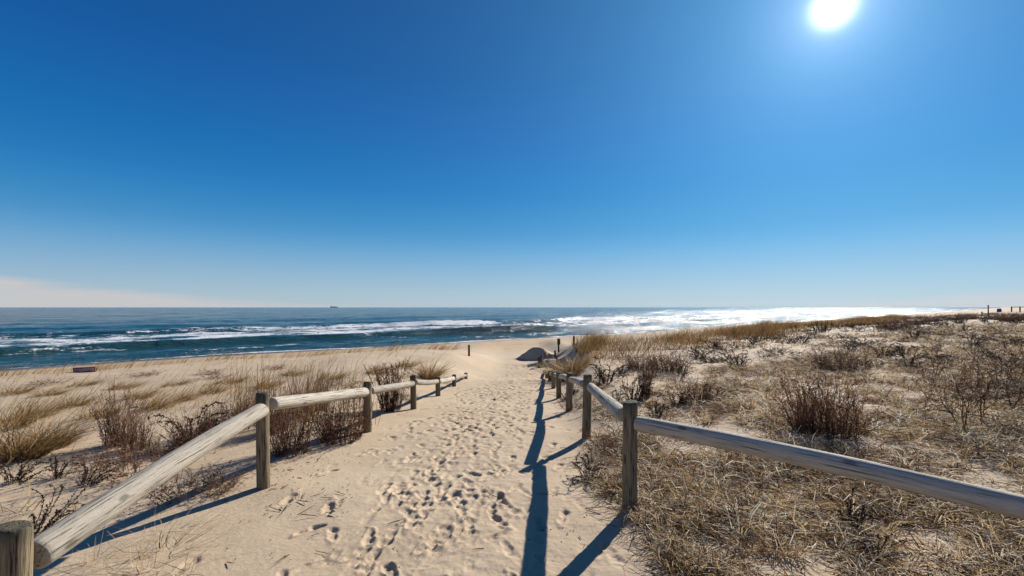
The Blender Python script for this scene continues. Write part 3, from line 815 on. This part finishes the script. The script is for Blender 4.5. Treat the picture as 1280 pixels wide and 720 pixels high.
for k, (px, py, h, w) in enumerate([(60, 494, .3, .8), (150, 486, .3, .9), (285, 478, .32, 1.0), (330, 484, .35, .9), (410, 474, .35, 1.1), (470, 466, .4, 1.2), (215, 482, .26, .8), (505, 458, .4, 1.2), (100, 482, .25, .9), (365, 468, .3, 1.0), (15, 492, .35, .9)]):
    plant_px('leantuft', px, py, h, w, 'low patch of brown wind-bent grass on the open sand near the dune crest', 'low grass patches near the dune crest', var=k % 2, rz=random.uniform(-.4, .4))
for k, (px, py) in enumerate([(270, 472), (258, 468), (428, 482), (185, 470), (340, 462), (60, 480)]):
    plant_px('twigs', px, py, .22, .8, 'low dark wiry bush on the open sand near the dune crest', 'low wiry bushes near the dune crest', var=k % 3)

# right of the path
for k, (px, py, h, w) in enumerate([(822, 522, .42, .6), (846, 508, .34, .7), (706, 500, .4, .6), (718, 492, .45, .6), (852, 470, .5, .8), (775, 470, .5, .8), (742, 490, .42, .7), (894, 500, .36, .7)]):
    plant_px('stalks', px, py, h, w, 'small dark dead stalk plant on the sand just behind the grey fence', 'small dead stalks behind the grey fence', var=k % 3)
plant_px('tussock', 701, 475, .95, 1.6, 'big golden tussock crowding the far posts of the grey fence', var=0)
plant_px('tussock', 715, 471, .95, 1.5, 'second big golden tussock with a dark base by the far posts of the grey fence', var=1)
plant_px('dense', 712, 476, .45, .9, 'dark low bush under the big golden tussocks by the grey fence', var=1)
plant_px('tussock', 722, 463, .7, 1.2, 'golden tussock behind the big ones by the grey fence', var=1)
plant_px('stalks', 758, 479, .82, 1.1, 'dark spiky dead plant just behind the second post of the grey fence', var=0, rz=2.2)
plant_px('stalks', 791, 502, .62, .75, 'dead stalks with knobbly tips above the mossy corner post', var=1, rz=1.4)
plant_px('stalks', 770, 506, .50, .5, 'short dead stalks behind the second rail of the grey fence', var=2, rz=.4)
plant_px('column', 806, 497, .70, .8, 'narrow upright dark red bunch behind the corner post', var=0)
plant_px('dense', 868, 502, .50, .65, 'small red-brown bush on bare sand beyond the corner post', var=0, rz=1)
plant_px('dense', 833, 464, .72, 1.0, 'dark red bush at the edge of the golden grass band', var=1, rz=2)
plant_px('dense', 800, 462, .62, .9, 'brown bush next to the dark red one under the golden grass band', var=0, rz=3)
plant_px('dense', 1030, 541, .98, .95, 'large dark red-brown bush standing alone in the pale matted grass', var=1, rz=.5)
plant_px('dense', 1048, 463, .72, 1.25, 'rounded brown bush on the dune beyond the largest one', var=0, rz=4)
plant_px('stalks', 922, 459, .66, 1.0, 'black spiky dead plant on the white sand patch', var=1, rz=5)
plant_px('heather', 890, 452, .5, 1.0, 'low dark plant beside the black spiky one', var=0)
plant_px('sticks', 1027, 416, 1.0, 1.3, 'cluster of black upright sticks on the dune crest', var=0)
plant_px('bare', 1204, 541, .95, .85, 'sprawling leafless shrub on a thick bare stem above the grey rail', var=0, rz=.8)
plant_px('bare', 1229, 524, .95, 1.0, 'second leafless shrub behind the sprawling one', var=1, rz=2.1)
plant_px('bare', 1262, 512, .8, .9, 'dark leafless shrub with a tuft of branches at the edge of the matted grass', var=2, rz=3.3)
plant_px('bare', 1270, 478, .9, 1.1, 'bushy leafless shrub up the dune from the sprawling one', var=1, rz=.3)
plant_px('stalks', 1134, 458, .75, 1.1, 'pair of dark spiky stalks above the matted grass', var=2, rz=1)
plant_px('bare', 1170, 470, .8, 1.0, 'low leafless shrub beside the dark spiky stalks', var=0, rz=4.1)
plant_px('stalks', 1066, 665, .42, .45, 'dark leafy stalks under the grey rail', var=0, rz=1)
plant_px('stalks', 1097, 702, .30, .35, 'short black dead stalk in the matted grass below the grey rail', var=2, rz=2)
plant_px('stalks', 1006, 500, .5, .55, 'leaning dead stalk near the large dark bush', var=1, rz=.6, lean=(.1, -.5))
plant_px('stalks', 735, 598, .40, .6, 'spindly dead stalks leaning over the path by the corner post', var=2, rz=.6, lean=(0, -.3))
plant_px('twigs', 760, 560, .38, .6, 'tangled dry bush between the corner post and the next post', var=0, rz=.6)
plant_px('twigs', 716, 512, .34, .5, 'small twiggy bush at the foot of the grey fence posts', var=2, rz=2)
for k, (px, py) in enumerate([(745, 515), (830, 520), (905, 480), (940, 470), (815, 545), (850, 478), (975, 455), (885, 520)]):
    plant_px('twigs', px, py, .26, .6, 'low brown twiggy bush on the bare sand behind the grey fence', 'low bushes behind the grey fence', var=k % 3)
g = np.random.default_rng(21); cnt = 0
spots = []
while cnt < 120:
    px = 870 + 415 * g.random(); py = 396 + 62 * g.random() ** 1.3
    if py < 400 and px < 1150: continue
    if py < 388 + 60 * max(0, (1000 - px) / 200): continue
    x, y = from_pixel(px, py); p, q = pq(x, y)
    if q > 13 or y > 75 or any((x - a) ** 2 + (y - b) ** 2 < 0.5 for a, b in spots): continue
    spots.append((x, y)); cnt += 1
    if g.random() < 0.30:
        plant('stalks', x, y, .45 + .35 * g.random(), .8 + .5 * g.random(), 'dark dead stalk plant on the upper dune slope', 'dead stalk plants on the upper dune', var=int(g.integers(3)))
    else:
        plant('heather', x, y, .25 + .4 * g.random(), .7 + 1.3 * g.random() ** 2, 'low black heathery clump on the upper dune slope', 'heathery clumps on the upper dune', var=int(g.integers(3)))
for k, (px, py) in enumerate([(1190, 398), (1210, 397), (1248, 398), (1262, 400), (1165, 400), (1145, 404), (1120, 410), (1277, 396)]):
    x, y = from_pixel(px, py + 2)
    plant('dense', x, y, .8, 1.5, 'round brown bush along the skyline of the upper dune', 'bushes on the dune skyline', var=k % 2)

# ------------------------------------------------------------------ grass that nobody could count
def stuff(name, v, f, per, tint, mat, label, cat):
    o = obj(name, build_mesh(name, v, [f], False, [mat], {'tint': np.repeat(np.clip(tint, 0, 1), per)}))
    return tag(o, label, cat, kind='stuff')

def matted_grass():
    g = np.random.default_rng(31)
    def cover(x, y):
        edge = np.interp(y, [0, 2.4, 3.2, 4.6, 5.6, 7, 9, 14, 26], [1.25, 1.1, .92, .74, .82, 1.15, 1.5, 2.2, 3.2]) + 0.16 * fbm(x * 1.1, y * 1.1, 3, 15)
        n = fbm(x / 1.5, y / 1.5, 4, 5)
        ratio = x / y
        bare = sstep(5.6, 9.5, y) * sstep(0.66, 0.36, ratio) + sstep(10, 17, y) * sstep(.95, .6, ratio) + 1.0 * sstep(14, 19, y) * sstep(1.15, .8, ratio)
        n2 = fbm(x / .34, y / .34, 2, 6)
        return np.clip(0.64 + 1.25 * n + 1.1 * n2 - 0.70 * bare, 0, 1) * sstep(-.05, .22, x - edge), edge
    T = 56000                                   # tufts, thinner with distance
    y = 1.9 * (27 / 1.9) ** g.random(T); x = 0.6 + g.random(T) * (1.32 * y + 1.0)
    k = g.random(T) < np.clip((1.32 * y + 1) / 16, .2, 1)
    x, y = x[k], y[k]; c, edge = cover(x, y)
    k = g.random(len(x)) < np.clip(c, 0.03 * (x > edge), 1) ; x, y = x[k], y[k]
    per = g.integers(5, 19, len(x)); i = np.repeat(np.arange(len(x)), per); m = len(i)
    grow = 1 + 0.045 * y[i]
    a = g.random(m) * 6.283; rr = 0.055 * np.sqrt(g.random(m)) * grow
    bx = x[i] + rr * np.cos(a); by = y[i] + rr * np.sin(a)
    a = a + g.normal(size=m) * 0.9 + 0.0
    flat = g.random(len(x))[i]                   # some tufts lie flat, some stand up and curl over
    el = np.radians(5 + (20 + 64 * flat) * g.random(m))
    d = np.stack([np.cos(a) * np.cos(el), np.sin(a) * np.cos(el), np.sin(el)], 1)
    size = (0.6 + 0.9 * g.random(len(x)))[i]
    L = (0.06 + 0.13 * g.random(m)) * grow * size * (0.75 + 0.75 * flat); W = (0.0042 + 0.0046 * g.random(m)) * grow
    bend = np.stack([g.normal(size=m) * 1.3, g.normal(size=m) * 1.3, -0.5 - 1.5 * np.sin(el)], 1)
    z = ground_z(bx, by)
    v, f, p_ = blades(np.stack([bx, by, z + 0.002 + 0.02 * g.random(m)], 1), d, L, W, bend, g, 3)
    v[:, 2] = np.maximum(v[:, 2], ground_z(v[:, 0], v[:, 1]) + 0.003)
    tone = g.normal(.62, .24, len(x)); rust = g.random(len(x)) < .40; tone[rust] = .02 + .22 * g.random(rust.sum())
    t = np.clip(tone[i] + g.normal(0, .32, m), 0, 1)
    stuff('matted_grass', v, f, p_, t, M_STRAW, 'matted curly straw-coloured beach grass covering the dune behind the grey fence', 'grass')

def upper_litter():
    g = np.random.default_rng(37); N = 40000
    p = 14 + 85 * g.random(N) ** 1.3; q = -6 + 18 * g.random(N)
    x, y = xy(p, q)
    n = fbm(x / 1.3, y / 0.8, 3, 45) + .4 * fbm(x / 5, y / 5, 2, 46)
    k = (n > .13) & (y > 9) & (x > 3) & (g.random(N) < .75); x, y = x[k], y[k]; m = len(x)
    a = g.random(m) * 6.283; el = np.radians(60 * g.random(m))
    d = np.stack([np.cos(a) * np.cos(el), np.sin(a) * np.cos(el), np.sin(el)], 1)
    grow = np.clip(y / 15, .8, 2.5)
    v, f, per = blades(np.stack([x, y, ground_z(x, y)], 1), d, (.10 + .16 * g.random(m)) * grow ** .5, (.012 + .010 * g.random(m)) * grow, g.normal(size=(m, 3)) * .9, g, 2)
    stuff('heath_litter', v, f, per, np.clip(g.normal(.4, .3, m), 0, 1), M_DARK, 'scattered dark dead twigs and heath on the pale upper dune', 'dead twigs')
upper_litter()
matted_grass()

def crest_grass():
    g = np.random.default_rng(41); N = 300000
    p = 7 + 95 * g.random(N) ** 1.5; q = 6 + 15 * g.random(N)
    x, y = xy(p, q)
    n = fbm(x / 3.2, y / 3.2, 3, 25); n2 = fbm(x / .9, y / .9, 2, 27)
    qc = 13.4 + 1.2 * np.sin(p / 6.0) ; wd = 2.3 + 1.2 * sstep(30, 10, p)
    band = np.exp(-((q - qc) / wd) ** 2)
    bx = path_c(y) + 2.2 + .02 * y
    k = (g.random(N) < np.clip(band * (0.42 + 1.15 * n + .75 * n2) , 0, 1) * 0.62) & (x > bx)
    x, y = x[k], y[k]; m = len(x); z = ground_z(x, y)
    a = g.random(m) * 6.283; s = .16 + .22 * g.random(m)
    d = unit(np.stack([np.cos(a) * s + .12, np.sin(a) * s, np.ones(m)], 1))
    grow = np.clip(y / 18, .7, 2.2)
    L = (.34 + .50 * g.random(m)) * (1 + .55 * fbm(x / 1.6, y / 1.6, 2, 29)); W = (.009 + .006 * g.random(m)) * grow
    bend = np.stack([np.cos(a) * .5 + .3, np.sin(a) * .4, -.5 * np.ones(m)], 1) * (.3 + g.random(m))[:, None]
    v, f, per = blades(np.stack([x, y, z - .02], 1), d, L, W, bend, g, 3)
    print('crest blades', m)
    stuff('crest_grass', v, f, per, g.normal(.27, .30, m) + .35 * fbm(x / 2.2, y / 2.2, 2, 28), M_GOLD, 'band of golden upright dune grass along the crest beside the beach', 'grass')
crest_grass()

def left_grass():
    g = np.random.default_rng(51); N = 190000
    p = -40 + 62 * g.random(N); q = 3 + 23 * g.random(N)
    x, y = xy(p, q)
    n = fbm(x / 2.4, y / 2.4, 3, 35); n2 = fbm(x / .7, y / .7, 2, 37)
    crest = np.exp(-((q - 21.3) / 1.2) ** 2) * (0.30 + .9 * n + .5 * n2)
    mid = np.exp(-((q - 11.2) / 2.4) ** 2) * sstep(-1, 1.2, -x - 5.0) * (0.42 + .9 * n + .6 * n2)
    loose = 0.004 + 0.09 * np.clip(n2 - .12, 0, 1) + .06 * np.clip(n - .05, 0, 1)
    bx = path_c(y) - 2.2 - .04 * y
    dens = np.clip(np.maximum(np.maximum(crest * .55, mid * .55), loose), 0, 1)
    k = (g.random(N) < dens) & (x < bx - .6) & (y > 3.0)
    x, y = x[k], y[k]; m = len(x); z = ground_z(x, y)
    a = g.random(m) * 6.283; s = .25 * g.random(m)
    d = unit(np.stack([np.cos(a) * s + .55 + .3 * g.random(m), np.sin(a) * s, np.ones(m)], 1))
    grow = np.clip(y / 12, .8, 2.0)
    L = .22 + .42 * g.random(m); W = (.0065 + .005 * g.random(m)) * grow
    bend = np.stack([.5 + np.cos(a) * .3, np.sin(a) * .3, -.5 * np.ones(m)], 1) * (.2 + g.random(m))[:, None]
    v, f, per = blades(np.stack([x, y, z - .02], 1), d, L, W, bend, g, 3)
    print('left blades', m)
    stuff('dune_grass', v, f, per, g.normal(.55, .25, m), M_GOLD, 'thin wind-bent golden grass scattered over the sand behind the sunlit fence', 'grass')
left_grass()

def tall_stems():
    # thin pale seed stems that stand above the bunches behind the sunlit fence
    g = np.random.default_rng(61); N = 420
    pts = [from_pixel(px, py) for px, py in zip(290 + 160 * g.random(40), 500 + 40 * g.random(40))]
    i = g.integers(0, 40, N)
    x = np.array([pts[k][0] for k in i]) + g.normal(size=N) * .12; y = np.array([pts[k][1] for k in i]) + g.normal(size=N) * .2
    z = ground_z(x, y)
    d = unit(np.stack([.08 + .12 * g.normal(size=N), .08 * g.normal(size=N), np.ones(N)], 1))
    L = .6 + .55 * g.random(N); W = .008 + .004 * g.random(N)
    v, f, per = blades(np.stack([x, y, z - .02], 1), d, L, W, np.stack([.25 * g.normal(size=N) + .1, .2 * g.normal(size=N), -.1 * np.ones(N)], 1), g, 4)
    stuff('seed_stems', v, f, per, g.normal(.3, .2, N), M_GOLD, 'thin upright dry grass stems above the rails of the sunlit fence', 'grass')
tall_stems()

def debris():
    g = np.random.default_rng(71); V = []; Fq = []; T = []; o = 0
    n = 420
    px = np.concatenate([330 + 110 * g.random(200), 280 + 420 * g.random(120), 680 + 130 * g.random(100)])
    py = np.concatenate([560 + 90 * g.random(200), 520 + 200 * g.random(120), 500 + 200 * g.random(100)])
    w = (py - HY) / F; y = 1.82 / w; x = (px - CX) / F * y; z = ground_z(x, y)
    a = g.random(n) * 6.283; el = .2 * g.random(n)
    d = np.stack([np.cos(a) * np.cos(el), np.sin(a) * np.cos(el), np.sin(el)], 1)
    L = .006 + .02 * g.random(n) ** 2; long_ = g.random(n) < .12; L[long_] = .05 + .12 * g.random(long_.sum())
    P = np.stack([np.stack([x, y, z + .006], 1) + d * (L * t)[:, None] + g.normal(size=(n, 3)) * .002 * t for t in (0, .5, 1)], 1)
    v, f, per = tubes(P, np.repeat((.0022 + .0025 * g.random(n))[:, None], 3, 1) * np.array([[.8, 1, .5]]))
    stuff('plant_litter', v, f, per, g.normal(.3, .25, n), M_STEM, 'tiny dark bits of dead plant scattered on the bare sand', 'litter')
debris()

# ------------------------------------------------------------------ posts, sign and far things
def box_v(x0, x1, y0, y1, z0, z1, bev=0.0):
    import bmesh
    bm = bmesh.new(); bmesh.ops.create_cube(bm, size=1)
    for v in bm.verts: v.co = Vector(((x0 + x1) / 2 + v.co.x * (x1 - x0), (y0 + y1) / 2 + v.co.y * (y1 - y0), (z0 + z1) / 2 + v.co.z * (z1 - z0)))
    if bev: bmesh.ops.bevel(bm, geom=list(bm.edges), offset=bev, segments=1, affect='EDGES')
    return bm
def bm_obj(name, bms, mat, parent=None, loc=None):
    import bmesh
    me = bpy.data.meshes.new(name); out = bmesh.new()
    for b in bms:
        t = bpy.data.meshes.new('t'); b.to_mesh(t); out.from_mesh(t); bpy.data.meshes.remove(t); b.free()
    out.to_mesh(me); out.free(); me.materials.append(mat)
    return obj(name, me, parent, loc)
def lone_post(px, py_base, D, top_px, r, label, mat=M_OLD, cap=None, group=None):
    x = (px - CX) / F * D; g0 = gz(x, D); zt = CAMZ - (top_px - HY) / F * D
    me = post_mesh(int(px * 7), max(zt - g0, .1), r); me.materials.clear(); me.materials.append(mat)
    root = empty('marker_post', (x, D, g0)); tag(root, label, 'post', group)
    obj('shaft', me, root)
    if cap: bm_obj('cap_box', [box_v(-cap, cap, -cap, cap, zt - g0 - .38, zt - g0 + .02, .01)], mat, root)
    return root
x, y = from_pixel(586, 447.5)
lone_post(586.3, 447, 24.5, 431, .055, 'lone dark post beyond the smooth sand drift')
lone_post(698.4, 441, 30.5, 423.6, .06, 'dark post with a thick boxy head near the water side of the path', cap=.095)
lone_post(717.3, 438, 27.0, 420, .075, 'tall dark post rising out of the golden grass')
lone_post(674.0, 455, 24.2, 446.5, .07, 'short stub post leaning against another in the sand hollow')
lone_post(676.2, 455, 24.4, 443.8, .06, 'thin stub post with a ragged top in the sand hollow')
lone_post(681.3, 445, 26.6, 440.3, .05, 'small stub post on the rim of the sand hollow')
lone_post(693.8, 441, 29.0, 438.0, .06, 'nearly buried stub post near the boxy-headed post')
lone_post(696.3, 447, 23.5, 445.2, .05, 'nearly buried stub post on the sandy bank below the golden grass')

mp = NT('sign_red_paint'); M_SIGN = mp.done(mp.principled(mp.mix(mp.noise(None, 20), (0.36, 0.085, 0.080), (0.27, 0.060, 0.060)), .7, .3))
mp = NT('sign_letter_paint'); M_LET = mp.done(mp.principled((0.80, 0.70, 0.68), .7, .3))
def make_sign():
    D = 15.0; X0 = (91.5 - CX) / F * D; X1 = (119.5 - CX) / F * D; xc = (X0 + X1) / 2
    z = gz(xc, D); zt = CAMZ - (459.0 - HY) / F * D; zb = CAMZ - (465.4 - HY) / F * D
    root = empty('warning_sign', (xc, D, z)); tag(root, 'low dark red sign board with pale worn lettering on the dune crest', 'sign')
    root.rotation_euler = (0, math.radians(-2.5), 0)
    hw = (X1 - X0) / 2
    bo = bm_obj('board', [box_v(-hw, hw, -.012, .012, zb - z, zt - z, .004)], M_SIGN, root)
    for s in (-1, 1): bm_obj('leg', [box_v(s * hw * .93 - .02, s * hw * .93 + .02, .0125, .05, -.35, zt - z - .01)], M_OLD, root)
    # worn lettering: the strokes that still show
    H = zt - zb; zm = (zt + zb) / 2 - z; L = []
    def st(x0, x1, z0, z1): L.append(box_v(x0 * hw, x1 * hw, -.015, -.0125, zm + z0 * H, zm + z1 * H))
    st(-.90, -.66, .02, .12); st(-.90, -.66, -.22, -.12)
    xs = [-.56, -.38, -.20, -.02, .16, .34, .56, .74]
    g = random.Random(4)
    for x_ in xs:
        st(x_, x_ + .035, -.24, .24); st(x_ + .10, x_ + .135, -.24, .24)
        for zz in g.sample([-.24, -.05, .16], 2): st(x_ + .035, x_ + .10, zz, zz + .09)
    bm_obj('lettering', L, M_LET, bo)
make_sign()

def far_fence():
    D = 88.0; xs = [(px - CX) / F * D for px in (1264.5, 1275.0, 1286.0, 1297.0)]
    z0 = gz(xs[0], D); root = empty('rail_fence', (xs[0], D, z0)); tag(root, 'distant dark rail fence standing against the sea on the upper dune', 'fence')
    zt = CAMZ + 0.08
    for x in xs: bm_obj('post', [box_v(-.08, .08, -.08, .08, -.4, zt - gz(x, D) + .04, .02)], M_OLD, root, (x - xs[0], 0, gz(x, D) - z0))
    for a, b in zip(xs[:-1], xs[1:]):
        for dz in (0.0,): bm_obj('rail', [box_v(.10, b - a - .10, -.05, .05, zt - z0 - .12 + dz, zt - z0 + .0 + dz, .02)], M_OLD, root, (a - xs[0], 0, 0))
far_fence()
lone_post(1235.4, 393, 52.0, 381.2, .055, 'tall dark marker post on the upper dune skyline')
lone_post(1227.5, 393, 52.0, 389.5, .06, 'short dark post beside the tall marker post on the upper dune')
mp = NT('blue_plastic'); M_BLUE = mp.done(mp.principled((0.03, 0.07, 0.19), .5, .4))
def barrel():
    D = 82.0; x = (1249 - CX) / F * D; z = gz(x, D)
    root = empty('litter_barrel', (x, D, z)); tag(root, 'small blue litter barrel on the far dune skyline', 'barrel')
    zt = 0.66
    th = np.linspace(0, 2 * math.pi, 20, endpoint=False); V = []; R = [.30, .30, .33, .30, .30, .33, .30, .30, .26]
    for k, r in enumerate(R): V.append(np.stack([r * np.cos(th), r * np.sin(th), np.full(20, zt * k / (len(R) - 1))], -1))
    V = np.concatenate(V + [[[0, 0, zt]]]); fs = []
    for i in range(len(R) - 1):
        a = i * 20 + np.arange(20); b = i * 20 + (np.arange(20) + 1) % 20; fs.append(np.stack([a, b, b + 20, a + 20], 1))
    a = (len(R) - 1) * 20 + np.arange(20); b = (len(R) - 1) * 20 + (np.arange(20) + 1) % 20
    obj('drum', build_mesh('drum', V, [np.concatenate(fs), np.stack([a, b, np.full(20, len(V) - 1)], 1)], True, [M_BLUE]), root)
    V2 = V[-21:-1]; bm_obj('lid_bar', [box_v(-.28, .28, -.03, .03, zt + .002, zt + .05)], M_BLUE, root)
barrel()

mp = NT('ship_steel'); M_SHIP = mp.done(mp.principled((0.085, 0.125, 0.165), .6, .3))
def ship():
    D = 9000.0; x = (417.5 - CX) / F * D
    root = empty('cargo_ship', (x, D, 0)); tag(root, 'tiny dark cargo ship on the horizon', 'ship')
    import bmesh
    bm = bmesh.new(); Lh = 70; prof = [(-Lh, 5), (-Lh + 6, 11), (Lh - 22, 11), (Lh - 4, 4), (Lh + 4, 0)]
    top = []; bot = []
    for s in (1, -1):
        for xx, w in (prof if s == 1 else prof[-2::-1]):
            top.append(bm.verts.new((xx, s * w, 11 if xx < Lh - 25 else 13.5))); bot.append(bm.verts.new((xx * .97, s * w * .8, -3)))
    bm.faces.new(top); n = len(top)
    for i in range(n): bm.faces.new((top[i], bot[i], bot[(i + 1) % n], top[(i + 1) % n]))
    bmesh.ops.recalc_face_normals(bm, faces=bm.faces)
    bm_obj('hull', [bm], M_SHIP, root)
    bm_obj('deckhouse', [box_v(-66, -46, -9, 9, 11.01, 25, .6)], M_SHIP, root)
    bm_obj('funnel', [box_v(-62, -56, -2.5, 2.5, 25.01, 31, .6)], M_SHIP, root)
    for k in range(3): bm_obj('container_stack', [box_v(-40 + k * 28, -16 + k * 28, -9, 9, 11.01, 16.5 + (k == 1) * 2, .3)], M_SHIP, root)
ship()
print('TRIS', sum(len(o.data.loops) - 2 * len(o.data.polygons) for o in bpy.data.objects if o.type == 'MESH'), len(bpy.data.objects))
